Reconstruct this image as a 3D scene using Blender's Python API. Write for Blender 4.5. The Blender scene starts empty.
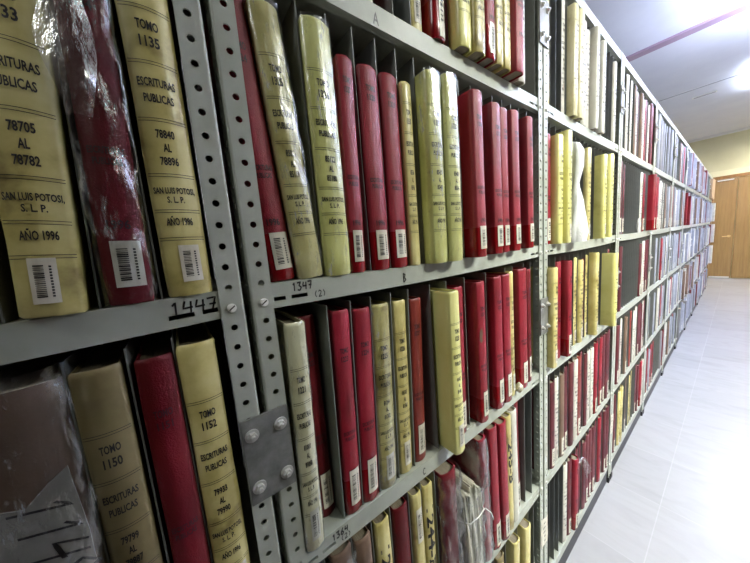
import bpy, bmesh, math, random
from mathutils import Vector, Matrix
random.seed(7)
SC = bpy.context.scene
COL = SC.collection
PI = math.pi

# ------------------------------------------------------------------ materials
def new_mat(name):
    m = bpy.data.materials.new(name); m.use_nodes = True
    nt = m.node_tree
    return m, nt, nt.nodes['Principled BSDF']

def ramp(nt, src, stops):
    r = nt.nodes.new('ShaderNodeValToRGB')
    els = r.color_ramp.elements
    while len(els) > 1: els.remove(els[-1])
    els[0].position, els[0].color = stops[0][0], (*stops[0][1], 1)
    for p, c in stops[1:]:
        e = els.new(p); e.color = (*c, 1)
    nt.links.new(src, r.inputs[0])
    return r

def noise(nt, scale, detail=4, rough=.6, stretch=None, rnd=True):
    tc = nt.nodes.new('ShaderNodeTexCoord')
    mp = nt.nodes.new('ShaderNodeMapping')
    if stretch: mp.inputs['Scale'].default_value = stretch
    nt.links.new(tc.outputs['Object'], mp.inputs[0])
    if rnd:
        oi = nt.nodes.new('ShaderNodeObjectInfo')
        mu = nt.nodes.new('ShaderNodeMath'); mu.operation = 'MULTIPLY'; mu.inputs[1].default_value = 37.
        nt.links.new(oi.outputs['Random'], mu.inputs[0])
        nt.links.new(mu.outputs[0], mp.inputs['Location'])
    n = nt.nodes.new('ShaderNodeTexNoise')
    n.inputs['Scale'].default_value = scale; n.inputs['Detail'].default_value = detail
    n.inputs['Roughness'].default_value = rough
    nt.links.new(mp.outputs[0], n.inputs['Vector'])
    return n

def bump(nt, b, src, strength, dist=.001):
    bp = nt.nodes.new('ShaderNodeBump')
    bp.inputs['Strength'].default_value = strength; bp.inputs['Distance'].default_value = dist
    nt.links.new(src, bp.inputs['Height']); nt.links.new(bp.outputs[0], b.inputs['Normal'])

def mat_noise(name, stops, scale=8, rough=.5, detail=4, bmp=None, spec=.5, stretch=None, metal=0, coat=0, rnd=True):
    m, nt, b = new_mat(name)
    n = noise(nt, scale, detail, stretch=stretch, rnd=rnd)
    r = ramp(nt, n.outputs['Fac'], stops)
    nt.links.new(r.outputs[0], b.inputs['Base Color'])
    b.inputs['Roughness'].default_value = rough
    b.inputs['Specular IOR Level'].default_value = spec
    b.inputs['Metallic'].default_value = metal
    b.inputs['Coat Weight'].default_value = coat
    b.inputs['Coat Roughness'].default_value = .18
    if bmp:
        n2 = noise(nt, bmp[0], 3, rnd=rnd)
        bump(nt, b, n2.outputs['Fac'], bmp[1], bmp[2])
    return m

def plain(name, col, rough=.5, metal=0, spec=.5):
    m, nt, b = new_mat(name)
    b.inputs['Base Color'].default_value = (*col, 1)
    b.inputs['Roughness'].default_value = rough; b.inputs['Metallic'].default_value = metal
    b.inputs['Specular IOR Level'].default_value = spec
    return m

def emit(name, col, s):
    m, nt, b = new_mat(name)
    b.inputs['Base Color'].default_value = (.8, .8, .8, 1)
    b.inputs['Emission Color'].default_value = (*col, 1); b.inputs['Emission Strength'].default_value = s
    return m

def plastic(name, tint=(.9, .93, .95), base=.06, edge=.5):
    m, nt, b = new_mat(name)
    nt.nodes.remove(b)
    out = nt.nodes['Material Output']
    tr = nt.nodes.new('ShaderNodeBsdfTransparent'); tr.inputs[0].default_value = (*tint, 1)
    gl = nt.nodes.new('ShaderNodeBsdfGlossy'); gl.inputs['Roughness'].default_value = .16
    df = nt.nodes.new('ShaderNodeBsdfDiffuse'); df.inputs[0].default_value = (.75, .77, .78, 1)
    n = noise(nt, 26, 5, stretch=(1.6, 1, .7))
    bp = nt.nodes.new('ShaderNodeBump'); bp.inputs['Strength'].default_value = 1; bp.inputs['Distance'].default_value = .004
    nt.links.new(n.outputs['Fac'], bp.inputs['Height'])
    nt.links.new(bp.outputs[0], gl.inputs['Normal'])
    lw = nt.nodes.new('ShaderNodeLayerWeight'); lw.inputs['Blend'].default_value = .35
    nt.links.new(bp.outputs[0], lw.inputs['Normal'])
    mr = nt.nodes.new('ShaderNodeMapRange')
    mr.inputs['To Min'].default_value = base; mr.inputs['To Max'].default_value = edge
    nt.links.new(lw.outputs['Facing'], mr.inputs['Value'])
    mx = nt.nodes.new('ShaderNodeMixShader'); nt.links.new(mr.outputs[0], mx.inputs[0])
    nt.links.new(tr.outputs[0], mx.inputs[1]); nt.links.new(gl.outputs[0], mx.inputs[2])
    # scuffed creases: a thin veil of white
    n2 = noise(nt, 60, 6, .7, stretch=(1.5, 1, .35))
    r2 = ramp(nt, n2.outputs['Fac'], [(.56, (0, 0, 0)), (.68, (.42, .42, .42))])
    mx2 = nt.nodes.new('ShaderNodeMixShader'); nt.links.new(r2.outputs[0], mx2.inputs[0])
    nt.links.new(mx.outputs[0], mx2.inputs[1]); nt.links.new(df.outputs[0], mx2.inputs[2])
    nt.links.new(mx2.outputs[0], out.inputs[0])
    return m

M = {}
M['steel'] = mat_noise('painted_steel', [(.3, (.33, .355, .305)), (.7, (.42, .445, .385))], 14, .42, bmp=(160, .12, .0006), rnd=False)
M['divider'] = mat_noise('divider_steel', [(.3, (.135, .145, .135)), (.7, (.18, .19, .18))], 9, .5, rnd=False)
M['back'] = mat_noise('gap_shade_sheet', [(.3, (.035, .036, .038)), (.7, (.055, .056, .058))], 9, .6, rnd=False)  # near-black: shade in the gaps between books, put into the colour
M['ivory'] = mat_noise('ivory_cloth', [(.26, (.42, .36, .16)), (.45, (.72, .67, .40)), (.7, (.80, .76, .52))], 8, .4, 6, bmp=(300, .15, .0005), coat=.3)
M['plate'] = mat_noise('galvanised_plate', [(.35, (.16, .165, .155)), (.6, (.25, .255, .24)), (.75, (.33, .33, .31))], 40, .45, metal=.35, rnd=False)
M['zinc'] = plain('zinc_bolt', (.62, .62, .59), .32, .4)
M['screw'] = plain('white_zinc_screw', (.82, .82, .78), .4)
M['kick_shade'] = plain('kick_gap_shade', (.025, .025, .028), .55)  # shadow under the bottom shelf, painted as a dark strip
M['slot_dark'] = plain('slot_shadow', (.02, .02, .02), .7)
M['ink'] = plain('black_ink', (.012, .011, .012), .55)
M['ink_red'] = plain('black_ink_on_red', (.03, .004, .007), .5)
M['marker'] = plain('marker_ink', (.008, .008, .009), .35)
M['rubber'] = plain('black_rubber', (.012, .012, .014), .6)
cream = [(.32, (.22, .17, .05)), (.44, (.50, .43, .145)), (.58, (.63, .56, .23)), (.78, (.72, .66, .34))]
M['cream'] = mat_noise('cream_cloth', cream, 11, .42, 6, bmp=(300, .15, .0005), coat=.25)
M['olive'] = mat_noise('olive_cloth', [(.25, (.10, .075, .03)), (.5, (.19, .15, .06)), (.75, (.26, .21, .10))], 9, .5, 6, bmp=(300, .15, .0005))
M['lime'] = mat_noise('lime_cream_cloth', [(.26, (.50, .46, .12)), (.45, (.74, .71, .24)), (.7, (.82, .80, .34))], 7, .42, 5, bmp=(300, .12, .0005), coat=.25)
M['pale'] = mat_noise('pale_cloth', [(.25, (.42, .41, .36)), (.5, (.60, .59, .52)), (.75, (.70, .70, .64))], 9, .45, 5, bmp=(250, .15, .0005), coat=.2)
M['red'] = mat_noise('red_leatherette', [(.25, (.15, .004, .009)), (.5, (.25, .006, .018)), (.75, (.31, .016, .034))], 7, .46, 4, bmp=(520, .6, .0012), spec=.45)
M['red_tape'] = mat_noise('red_under_tape', [(.25, (.17, .003, .006)), (.6, (.26, .006, .010))], 9, .22, 4, spec=.5)
M['dark_red'] = mat_noise('dark_red_leatherette', [(.25, (.075, .003, .005)), (.5, (.125, .004, .008)), (.75, (.17, .010, .014))], 7, .5, 4, bmp=(520, .5, .0012), spec=.28)
M['maroon'] = mat_noise('dusty_maroon_cloth', [(.25, (.06, .012, .016)), (.5, (.105, .020, .027)), (.75, (.15, .04, .045))], 7, .55, 4, bmp=(400, .4, .001), spec=.3)
M['rust'] = mat_noise('rust_red_cloth', [(.25, (.11, .018, .012)), (.5, (.21, .025, .016)), (.75, (.30, .05, .03))], 10, .45, 6, bmp=(400, .3, .0008))
M['brown'] = mat_noise('brown_board', [(.25, (.09, .055, .035)), (.5, (.16, .10, .065)), (.75, (.22, .15, .10))], 9, .6, 5, bmp=(300, .2, .0006))
M['grey_cloth'] = mat_noise('grey_cloth', [(.25, (.16, .16, .17)), (.75, (.26, .26, .27))], 9, .55)
M['paper'] = mat_noise('page_edges', [(.3, (.14, .115, .075)), (.7, (.28, .235, .16))], 30, .8, 4, stretch=(30, 1, 1))
M['paper_white'] = mat_noise('white_paper', [(.3, (.62, .62, .60)), (.7, (.78, .78, .76))], 20, .6, 4, bmp=(60, .3, .002))
M['label'] = mat_noise('label_paper', [(.25, (.52, .48, .36)), (.5, (.68, .65, .54)), (.8, (.76, .74, .66))], 30, .45, 4, coat=.3)
M['card'] = mat_noise('grey_cardboard', [(.3, (.20, .185, .155)), (.7, (.31, .29, .25))], 12, .7, 5)
M['carton'] = mat_noise('brown_carton', [(.3, (.30, .19, .10)), (.7, (.40, .27, .15))], 6, .7)
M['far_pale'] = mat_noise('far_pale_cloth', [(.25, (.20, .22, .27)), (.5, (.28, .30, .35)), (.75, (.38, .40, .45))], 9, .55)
M['film'] = plastic('clear_plastic', base=.04, edge=.4)
M['film_white'] = plastic('milky_plastic', (.88, .9, .91), .14, .5)
M['bag'] = mat_noise('white_plastic_bag', [(.3, (.66, .68, .70)), (.7, (.80, .82, .84))], 14, .3, 5, bmp=(40, .6, .004))
M['string'] = plain('cotton_string', (.7, .69, .64), .7)

# ------------------------------------------------------------------ mesh helpers
class MB:
    """collects geometry with material slots and links it as ONE object"""
    def __init__(s): s.v = []; s.f = []; s.mi = []; s.mats = []; s.smooth = []
    def slot(s, m):
        if m not in s.mats: s.mats.append(m)
        return s.mats.index(m)
    def add(s, vs, fs, m, smooth=False):
        k = len(s.v); s.v += [tuple(p) for p in vs]; i = s.slot(m)
        for f in fs:
            s.f.append(tuple(k + q for q in f)); s.mi.append(i); s.smooth.append(smooth)
    def box(s, x0, x1, y0, y1, z0, z1, m):
        vs = [(x, y, z) for z in (z0, z1) for y in (y0, y1) for x in (x0, x1)]
        s.add(vs, [(0, 2, 3, 1), (4, 5, 7, 6), (0, 1, 5, 4), (2, 6, 7, 3), (0, 4, 6, 2), (1, 3, 7, 5)], m)
    def grid(s, rows, m, smooth=True, closed=False):
        n = len(rows[0]); vs = [p for r in rows for p in r]; fs = []
        for i in range(len(rows) - 1):
            for j in range(n if closed else n - 1):
                a, b = i * n + j, i * n + (j + 1) % n
                fs.append((a, b, b + n, a + n))
        s.add(vs, fs, m, smooth)
    def tube(s, pts, r, m, n=8):
        pts = [Vector(p) for p in pts]; rows = []
        for i, p in enumerate(pts):
            d = (pts[min(i + 1, len(pts) - 1)] - pts[max(i - 1, 0)]).normalized()
            a = d.cross(Vector((.31, .2, .93))).normalized(); b = d.cross(a)
            rows.append([p + (a * math.cos(2 * PI * k / n) + b * math.sin(2 * PI * k / n)) * r for k in range(n)])
        s.grid(rows, m, True, True)
        k = len(s.v); s.add(rows[0] + rows[-1], [tuple(range(n))[::-1], tuple(range(n, 2 * n))], m)
    def disc(s, c, r, y0, y1, m, n=16, ax='y'):
        vs = []
        for y in (y0, y1):
            for k in range(n):
                a, b = r * math.cos(2 * PI * k / n), r * math.sin(2 * PI * k / n)
                vs.append((c[0] + a, y, c[1] + b) if ax == 'y' else (y, c[0] + a, c[1] + b))
        fs = [tuple(range(n)), tuple(range(n, 2 * n))[::-1]] + [(k, k + n, (k + 1) % n + n, (k + 1) % n) for k in range(n)]
        s.add(vs, fs, m)
    def mesh(s, name):
        me = bpy.data.meshes.new(name)
        me.from_pydata(s.v, [], s.f)
        for m in s.mats: me.materials.append(M[m] if isinstance(m, str) else m)
        me.polygons.foreach_set('material_index', s.mi)
        me.polygons.foreach_set('use_smooth', s.smooth)
        bm = bmesh.new(); bm.from_mesh(me)
        bmesh.ops.recalc_face_normals(bm, faces=bm.faces)
        bm.to_mesh(me); bm.free(); me.update()
        return me
    def build(s, name, parent=None):
        return link(name, s.mesh(name), parent)

def link(name, me, parent=None):
    o = bpy.data.objects.new(name, me); COL.objects.link(o)
    if parent: o.parent = parent
    return o
def thing(name, label, cat, loc=(0, 0, 0), group=None, lean=0.):
    o = bpy.data.objects.new(name, None); COL.objects.link(o)
    o.empty_display_size = .02
    o.location = loc; o.rotation_euler = (0, lean, 0)
    return tag(o, label, cat, group)
def tag(o, label, cat, group=None):
    o['label'] = label; o['category'] = cat
    if group: o['group'] = group
    return o
def struct(o): o['kind'] = 'structure'; return o
def copy_tree(o, parent=None):
    c = o.copy(); COL.objects.link(c)
    if parent: c.parent = parent
    for ch in list(o.children): copy_tree(ch, c)
    return c

# ------------------------------------------------------------------ lettering
_tx = {}
def text_mesh(s, bold=.028):
    k = (s, bold)
    if k not in _tx:
        cu = bpy.data.curves.new('t', 'FONT'); cu.body = s; cu.size = 1; cu.resolution_u = 2; cu.offset = bold
        o = bpy.data.objects.new('t', cu); COL.objects.link(o)
        dg = bpy.context.evaluated_depsgraph_get(); ev = o.evaluated_get(dg); me = ev.to_mesh()
        vs = [tuple(v.co) for v in me.vertices]; fs = [tuple(p.vertices) for p in me.polygons]
        ev.to_mesh_clear(); bpy.data.objects.remove(o); bpy.data.curves.remove(cu)
        x0 = min(v[0] for v in vs); x1 = max(v[0] for v in vs)
        y0 = min(v[1] for v in vs if True); y1 = max(v[1] for v in vs)
        _tx[k] = ([((v[0] - (x0 + x1) / 2) / (x1 - x0), v[1] / .70) for v in vs], fs)   # width 1, cap height 1
    return _tx[k]

STROKES = {   # hand-drawn marker characters in a unit box
 '1': [[(.3, .75), (.55, 1), (.5, 0)]],
 '2': [[(.1, .8), (.4, 1), (.75, .8), (.6, .45), (.1, 0), (.85, .05)]],
 '3': [[(.1, .95), (.75, 1), (.4, .6), (.8, .35), (.5, 0), (.1, .1)]],
 '4': [[(.3, 1), (.12, .45), (.85, .5)], [(.75, .95), (.65, 0)]],
 '6': [[(.7, 1), (.25, .5), (.2, .12), (.55, 0), (.75, .25), (.5, .5), (.25, .35)]],
 '7': [[(.1, .95), (.8, 1), (.45, 0)], [(.25, .5), (.8, .52)]],
 '9': [[(.75, .8), (.45, 1), (.15, .75), (.4, .5), (.72, .7), (.75, .8), (.65, .3), (.5, 0)]],
 '(': [[(.6, 1), (.3, .6), (.3, .35), (.55, 0)]], ')': [[(.3, 1), (.6, .6), (.6, .35), (.35, 0)]],
 'A': [[(.1, 0), (.5, 1), (.85, 0)], [(.25, .38), (.75, .36)]],
 'B': [[(.25, 0), (.3, 1), (.7, .8), (.35, .55), (.8, .3), (.3, .02)]],
 'C': [[(.8, .85), (.45, 1), (.15, .55), (.35, .08), (.8, .12)]],
}
def strokes(mb, s, place, w, m):
    """ribbons; place(u, v) maps text units (v 0..1 high, u along) to a 3D point"""
    for i, ch in enumerate(s):
        for ln in STROKES.get(ch, []):
            pts = []
            for a, b in zip(ln[:-1], ln[1:]):
                for k in range(4): pts.append((a[0] + (b[0] - a[0]) * k / 4, a[1] + (b[1] - a[1]) * k / 4))
            pts.append(ln[-1])
            rows = []
            for j, p in enumerate(pts):
                q0 = pts[max(j - 1, 0)]; q1 = pts[min(j + 1, len(pts) - 1)]
                d = Vector((q1[0] - q0[0], q1[1] - q0[1])).normalized(); n = (-d.y * w, d.x * w)
                u = i * .95
                rows.append([place(u + p[0] + n[0], p[1] + n[1]), place(u + p[0] - n[0], p[1] - n[1])])
            mb.grid(rows, m, False)

# ------------------------------------------------------------------ books
BOARD = .0028
class Spine:
    def __init__(s, w, sag): s.w, s.sag = w, sag
    def pt(s, u, off=0.):            # u in -1..1 across the spine, off = outwards
        y = -s.sag * (1 - u * u); x = u * s.w / 2
        nx, ny = 2 * s.sag * u, -s.w / 2; l = math.hypot(nx, ny)
        return x + nx / l * off, y + ny / l * off

def book_meshes(w, h, style, depth=.25, sag=None, texts=(), barcode=None, wear=.0004, seed=0, dirt=False, fine=True):
    """returns [(part name, mesh)] ; origin at base centre of the spine plane"""
    rnd = random.Random(seed)
    sp = Spine(w, w * .15 if sag is None else sag)
    n = 10 if fine else 6
    out = [(-w / 2, depth), (-w / 2, depth * .5), (-w / 2, .012)]
    inn = [(-w / 2 + BOARD, depth), (-w / 2 + BOARD, depth * .5), (-w / 2 + BOARD, .012)]
    for i in range(n + 1):
        u = -1 + 2 * i / n
        out.append(sp.pt(u)); x, y = sp.pt(u, -BOARD); inn.append((max(-w / 2 + BOARD, min(w / 2 - BOARD, x)), y))
    out += [(-x, y) for x, y in out[2::-1]]; inn += [(-x, y) for x, y in inn[2::-1]]
    zs = [0, .0025, .03, .065, .1, .15, .2, .25, .3, h - .006, h - .002, h] if fine else [0, .0025, .066, h * .5, h - .004, h]
    rows_o, rows_i = [], []
    for z in zs:
        e = .0016 if z in (0, h) else (.0003 if z in (.0025, h - .002) else 0)
        ro, ri = [], []
        for (x, y), (xi, yi) in zip(out, inn):
            j = (rnd.uniform(-wear, wear), rnd.uniform(-wear, wear)) if y < .02 else (0, 0)
            k = 1 - e / w * 2
            ro.append((x * k + j[0], y + (e if y < .005 else 0) + j[1], z)); ri.append((xi, yi + .0008, z))
        rows_o.append(ro); rows_i.append(ri)
    mb = MB()
    base = style
    if style == 'red' and barcode:
        mb.grid(rows_o[:4] if fine else rows_o[:3], 'red_tape'); mb.grid(rows_o[3:] if fine else rows_o[2:], base)
    else: mb.grid(rows_o, base)
    mb.grid([r[::-1] for r in rows_i], base, False)
    mb.grid([rows_o[0], rows_i[0]], base, False); mb.grid([rows_o[-1], rows_i[-1]], base, False)
    for e in (0, -1): mb.grid([[r[e] for r in rows_o], [r[e] for r in rows_i]], base, False)
    red = style in ('red', 'dark_red', 'rust', 'maroon')
    ink = 'ink_red' if red else 'ink'
    for t in texts:
        if t[0] == 'rule':
            for dz in (0, -.0028):
                z = t[1] + dz
                mb.grid([[(*sp.pt(-.93 + 1.86 * i / 8, .0007), z + q) for i in range(9)] for q in (-.0003, .0003)], 'ink', False)
        elif t[0] == 'text':
            _, s, z, cap, width = t[:5]; rot = len(t) > 5
            vs, fs = text_mesh(s)
            pts = []
            for a, b in vs:
                if rot: px, pz = (b - .5) * cap, z - a * width
                else: px, pz = a * width, z + (b - .5) * cap
                u = max(-1, min(1, px / (w / 2)))
                pts.append((*sp.pt(u, .0007), pz))
            mb.add(pts, fs, ink)
    parts = [('cover', mb.mesh('cover'))]
    pb = MB(); x = w / 2 - BOARD - .0003; pb.box(-x, x, .0005, depth - .005, .004, h - .005, 'paper')
    parts.append(('page_block', pb.mesh('page_block')))
    if barcode:
        u0, u1, z0, z1 = barcode[:4]
        lb = MB()
        lb.grid([[(*sp.pt(u0 + (u1 - u0) * i / 8, .0009), z0 + (z1 - z0) * k / 4) for i in range(9)] for k in range(5)], 'label', False)
        ub = u0 + (u1 - u0) * .18; uc = u0 + (u1 - u0) * .55; ud = u0 + (u1 - u0) * .72
        nb = 17 if fine else 7; z = z0 + (z1 - z0) * .14; zt = z0 + (z1 - z0) * .86; st = (zt - z) / nb
        for k in range(nb):
            t = st * rnd.choice((.3, .45, .7)); zz = z + k * st
            lb.grid([[(*sp.pt(ub + (uc - ub) * i / 3, .0013), q) for i in range(4)] for q in (zz, zz + t)], 'ink', False)
        if fine:
            for k in range(11):
                zz = z + k * (zt - z) / 11
                lb.grid([[(*sp.pt(q, .0013), r) for q in (ud, ud + (u1 - u0) * .09)] for r in (zz, zz + (zt - z) / 11 * .6)], 'ink', False)
        parts.append(('barcode_label', lb.mesh('barcode_label')))
    return parts

def wrap_mesh(w, h, z0=-.0, depth=.12, off=.0025, amp=.003, seed=1, m='film', flare=0., nz=36):
    """loose crumpled film round the spine and the front of both boards"""
    rnd = random.Random(seed); sp = Spine(w, w * .15)
    prof = [(-w / 2 - off, depth), (-w / 2 - off, depth * .6), (-w / 2 - off, depth * .3), (-w / 2 - off, .012)]
    for i in range(13):
        prof.append(sp.pt(-1 + i / 6, off))
    prof += [(-x, y) for x, y in prof[3::-1]]
    rows = []
    n = len(prof)
    ph = [rnd.uniform(0, 6.3) for _ in range(8)]
    for k in range(nz + 1):
        z = .001 + z0 + (h - z0) * k / nz; t = k / nz; row = []
        for i, (x, y) in enumerate(prof):
            a = i / (n - 1)
            d = amp * (abs(math.sin(9 * a + 5 * t + ph[0]) * math.sin(17 * t + 6 * a + ph[1])) + .5 * abs(math.sin(31 * a - 23 * t + ph[2])) + rnd.uniform(0, .35))
            d *= (.35 if t < .03 else 1)
            sgn = -1 if x < 0 else 1
            k2 = min(1, abs(x) / (w / 2))
            row.append((x + sgn * d * k2 * .25, y - (d if y < .01 else 0) - flare * max(0, t - .75) * (1 - abs(2 * a - 1)), z))
        rows.append(row)
    mb = MB(); mb.grid(rows, m); return mb.mesh('plastic_wrap')

def put_book(label, x0, x1, z, h, style, y=0., lean=0., group=None, wrap=None, name='bound_volume', cat='book', **kw):
    w = x1 - x0
    t = thing(name, label, cat, ((x0 + x1) / 2, y + kw.get('sag', w * .15), z + abs(math.sin(lean)) * w / 2 + .0003), group, lean)
    for nm, me in book_meshes(w, h, style, **kw): link(nm, me, t)
    if wrap: link('plastic_wrap', wrap_mesh(w, h, **wrap), t)
    return t

def std(num, a=None, b=None, year='AÑO 1996', w=.037, esc=('ESCRITURAS', 'PUBLICAS'), dz=0.):
    """the series' spine lettering"""
    a = a or ''; b = b or ''
    r = [('rule', .291), ('text', 'TOMO', .274, .0085, w * .42), ('text', num, .259, .0095, w * .38), ('rule', .2405),
         ('text', esc[0], .2206, .0078, w * .72), ('text', esc[1], .2055, .0078, w * .58), ('rule', .186)]
    if a: r += [('text', a, .171, .0080, w * .37), ('text', 'AL', .1575, .0080, w * .16), ('text', b, .144, .0080, w * .37)]
    r += [('rule', .131), ('text', 'SAN LUIS POTOSI,', .114, .0062, w * .84), ('text', 'S. L. P.', .1045, .0062, w * .36), ('rule', .094),
          ('text', year, .0815, .0078, w * .55), ('rule', .0645)]
    return [(q[0], q[1] + dz) if q[0] == 'rule' else (q[0], q[1], q[2] + dz, *q[3:]) for q in r]
def redtext(num, w=.037, year='1996'):
    return [('text', 'TOMO', .292, .0085, w * .5), ('text', num, .278, .0085, w * .42), ('text', 'ESCRITURAS', .150, .0062, w * .74),
            ('text', 'PUBLICAS', .140, .0062, w * .6), ('text', year, .080, .0085, w * .5)]

# ------------------------------------------------------------------ racks
W = .87
SH = {'T': 2.1805, 'A': 1.7715, 'B': 1.3464, 'C': .9305, 'D': .511, 'E': .085}
LIP = .034
SAG = {'T': .002, 'A': .004, 'B': .006, 'C': .005, 'D': .004, 'E': .002}
DEPTH = .30
PITCH, FIRST = .0445, .0235
def top_z(row, x):      # top of a shelf at x within its bay
    t = max(0., min(1., x / W)); return SH[row] + LIP - SAG[row] * (1 - (2 * t - 1) ** 2)

def post_mesh(flip):
    """slotted angle, 30 x 26 mm, holes every 25 mm; corner at x=0 (mirrored when flip)"""
    mb = MB(); H = 2.214; th = .0018; s = -1 if flip else 1
    n = 12; z0 = .0315; NP = int((H - .02 - z0) / .025)
    def face(conv, a0, a1, ac, r):
        sq = []
        def cell(zc, lo, hi, hole):
            per = 4 * 3
            corner = []
            for q in range(n):
                an = 2 * PI * (q + .5) / n
                c, d = math.cos(an), math.sin(an); k = 1 / max(abs(c), abs(d))
                cx = ac + c * k * (a1 - ac if c > 0 else ac - a0); cz = zc + d * k * (hi - zc if d > 0 else zc - lo)
                corner.append((cx, cz))
            ring = [(ac + r * math.cos(2 * PI * (q + .5) / n), zc + r * math.sin(2 * PI * (q + .5) / n)) for q in range(n)]
            vs = [conv(a, 0, z) for a, z in corner] + [conv(a, 0, z) for a, z in ring] + [conv(a, th, z) for a, z in ring] + [conv(a, th, z) for a, z in corner]
            fs = []
            for q in range(n):
                e = (q + 1) % n
                fs += [(q, e, n + e, n + q), (n + q, n + e, 2 * n + e, 2 * n + q), (2 * n + q, 2 * n + e, 3 * n + e, 3 * n + q)]
            # corner fillers of the rectangle
            for ca, cz in ((a0, lo), (a1, lo), (a1, hi), (a0, hi)):
                best = sorted(range(n), key=lambda q: (corner[q][0] - ca) ** 2 + (corner[q][1] - cz) ** 2)[:2]
                for off in (0, th):
                    k = len(vs); vs.append(conv(ca, off, cz)); b = 0 if off == 0 else 3 * n
                    fs.append((k, b + best[0], b + best[1]))
            mb.add(vs, fs, 'steel')
        for i in range(NP):
            zc = z0 + i * .025
            cell(zc, zc - .0125, zc + .0125, True)
        for lo, hi in ((0, z0 - .0125), (z0 + (NP - .5) * .025, H)):
            for off in (0, th):
                mb.add([conv(a0, off, lo), conv(a1, off, lo), conv(a1, off, hi), conv(a0, off, hi)], [(0, 1, 2, 3)], 'steel')
        for a in (a0, a1):
            mb.add([conv(a, 0, 0), conv(a, th, 0), conv(a, th, H), conv(a, 0, H)], [(0, 1, 2, 3)], 'steel')
        mb.add([conv(a0, 0, H), conv(a1, 0, H), conv(a1, th, H), conv(a0, th, H)], [(0, 1, 2, 3)], 'steel')
    rr = .003
    face(lambda a, o, z: (s * a, o, z), rr, .0262, .0145, .0039)
    face(lambda a, o, z: (s * o, a, z), rr, .030, .0165, .0039)
    rows = []
    for k in range(6):
        an = PI / 2 * k / 5
        rows.append([(s * (rr - rr * math.sin(an)), rr - rr * math.cos(an), z) for z in (0, H)])
    mb.grid(rows, 'steel')
    # foot
    mb.box(min(0, s * .03), max(0, s * .03), -.004, .034, .0, .030, 'rubber')
    return mb.mesh('post')

def shelf_mesh(row):
    mb = MB(); zb, zt = SH[row], SH[row] + LIP; sg = SAG[row]
    x0, x1 = .0075, W - .0075; yf, yb = .0025, DEPTH
    sl = [(.033, .049), (.057, .081)]
    slots = sl + [(W - b, W - a) for a, b in sl] if row != 'T' else []
    xs = sorted(set([x0, x1] + [x0 + (x1 - x0) * i / 16 for i in range(17)] + [q for s in slots for q in s]))
    zz = [0, .009, .0145, LIP]
    def P(x, y, z):
        t = x / W; return (x, y, zb + z - sg * (1 - (2 * t - 1) ** 2))
    for a, b in zip(xs[:-1], xs[1:]):
        ins = any(s[0] <= (a + b) / 2 <= s[1] for s in slots)
        for k in range(3):
            if ins and k == 1:
                for q in (zz[1], zz[2]): mb.add([P(a, yf, q), P(b, yf, q), P(b, yf + .002, q), P(a, yf + .002, q)], [(0, 1, 2, 3)], 'steel')
                continue
            for y in (yf, yf + .0016):
                mb.add([P(a, y, zz[k]), P(b, y, zz[k]), P(b, y, zz[k + 1]), P(a, y, zz[k + 1])], [(0, 1, 2, 3)], 'steel')
    for y0, y1, z in ((yf, yb, LIP), (yf, yb, LIP - .0016), (yf, yf + .014, 0), (yf, yf + .014, .0014)):
        mb.grid([[P(x, y, z) for x in xs] for y in (y0, y1)], 'steel', False)
    mb.grid([[P(x, yb, z) for x in xs] for z in (0, LIP)], 'steel', False)
    mb.grid([[P(x, yf + .014, z) for x in xs] for z in (0, .0014)], 'steel', False)
    for x in (x0, x1): mb.add([P(x, yf, 0), P(x, yb, 0), P(x, yb, LIP), P(x, yf, LIP)], [(0, 1, 2, 3)], 'steel')
    return mb.mesh('shelf')

ORDER = 'TABCDE'
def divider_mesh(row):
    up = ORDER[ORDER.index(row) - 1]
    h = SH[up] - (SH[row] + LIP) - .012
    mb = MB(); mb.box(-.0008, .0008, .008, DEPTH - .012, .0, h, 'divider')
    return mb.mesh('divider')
POST = {f: post_mesh(f) for f in (False, True)}
SHELF = {r: shelf_mesh(r) for r in ORDER}
DIV = {r: divider_mesh(r) for r in 'ABCDE'}
def plate_meshes():
    mb = MB(); mb.box(-.0295, .0295, -.0035, -.0004, -.0595, .0595, 'plate')
    b = MB(); b.disc((0, 0), .0088, -.0052, -.0036, 'zinc', 20); b.disc((0, 0), .0058, -.0095, -.0052, 'zinc', 6); b.disc((0, 0), .0028, -.0125, -.0095, 'zinc', 10)
    return mb.mesh('gusset_plate'), b.mesh('hex_bolt')
PLATE, HEX = plate_meshes()
def screw_mesh():
    b = MB(); b.disc((0, 0), .0054, -.0022, -.0002, 'screw', 18); b.disc((0, 0), .0044, -.0034, -.0022, 'screw', 18)
    vs = [(x * .8 - z * .6, y, x * .6 + z * .8) for z in (-.0007, .0007) for y in (-.0037, -.0033) for x in (-.0042, .0042)]
    b.add(vs, [(0, 2, 3, 1), (4, 5, 7, 6), (0, 1, 5, 4), (2, 6, 7, 3), (0, 4, 6, 2), (1, 3, 7, 5)], 'slot_dark')
    return b.mesh('screw')
SCREW = screw_mesh()
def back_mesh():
    mb = MB(); mb.box(.004, W - .004, DEPTH + .001, DEPTH + .002, .04, 2.2, 'back'); return mb.mesh('back_shade_panel')  # added sheet closing the rack so the gaps read as dark
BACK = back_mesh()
_k = MB(); _k.box(.032, W - .032, .006, .0075, .002, .083, 'kick_shade'); KICK_SHADE = _k.mesh('kick_shade_strip')  # strip standing in for the shade below the lowest lip

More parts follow.
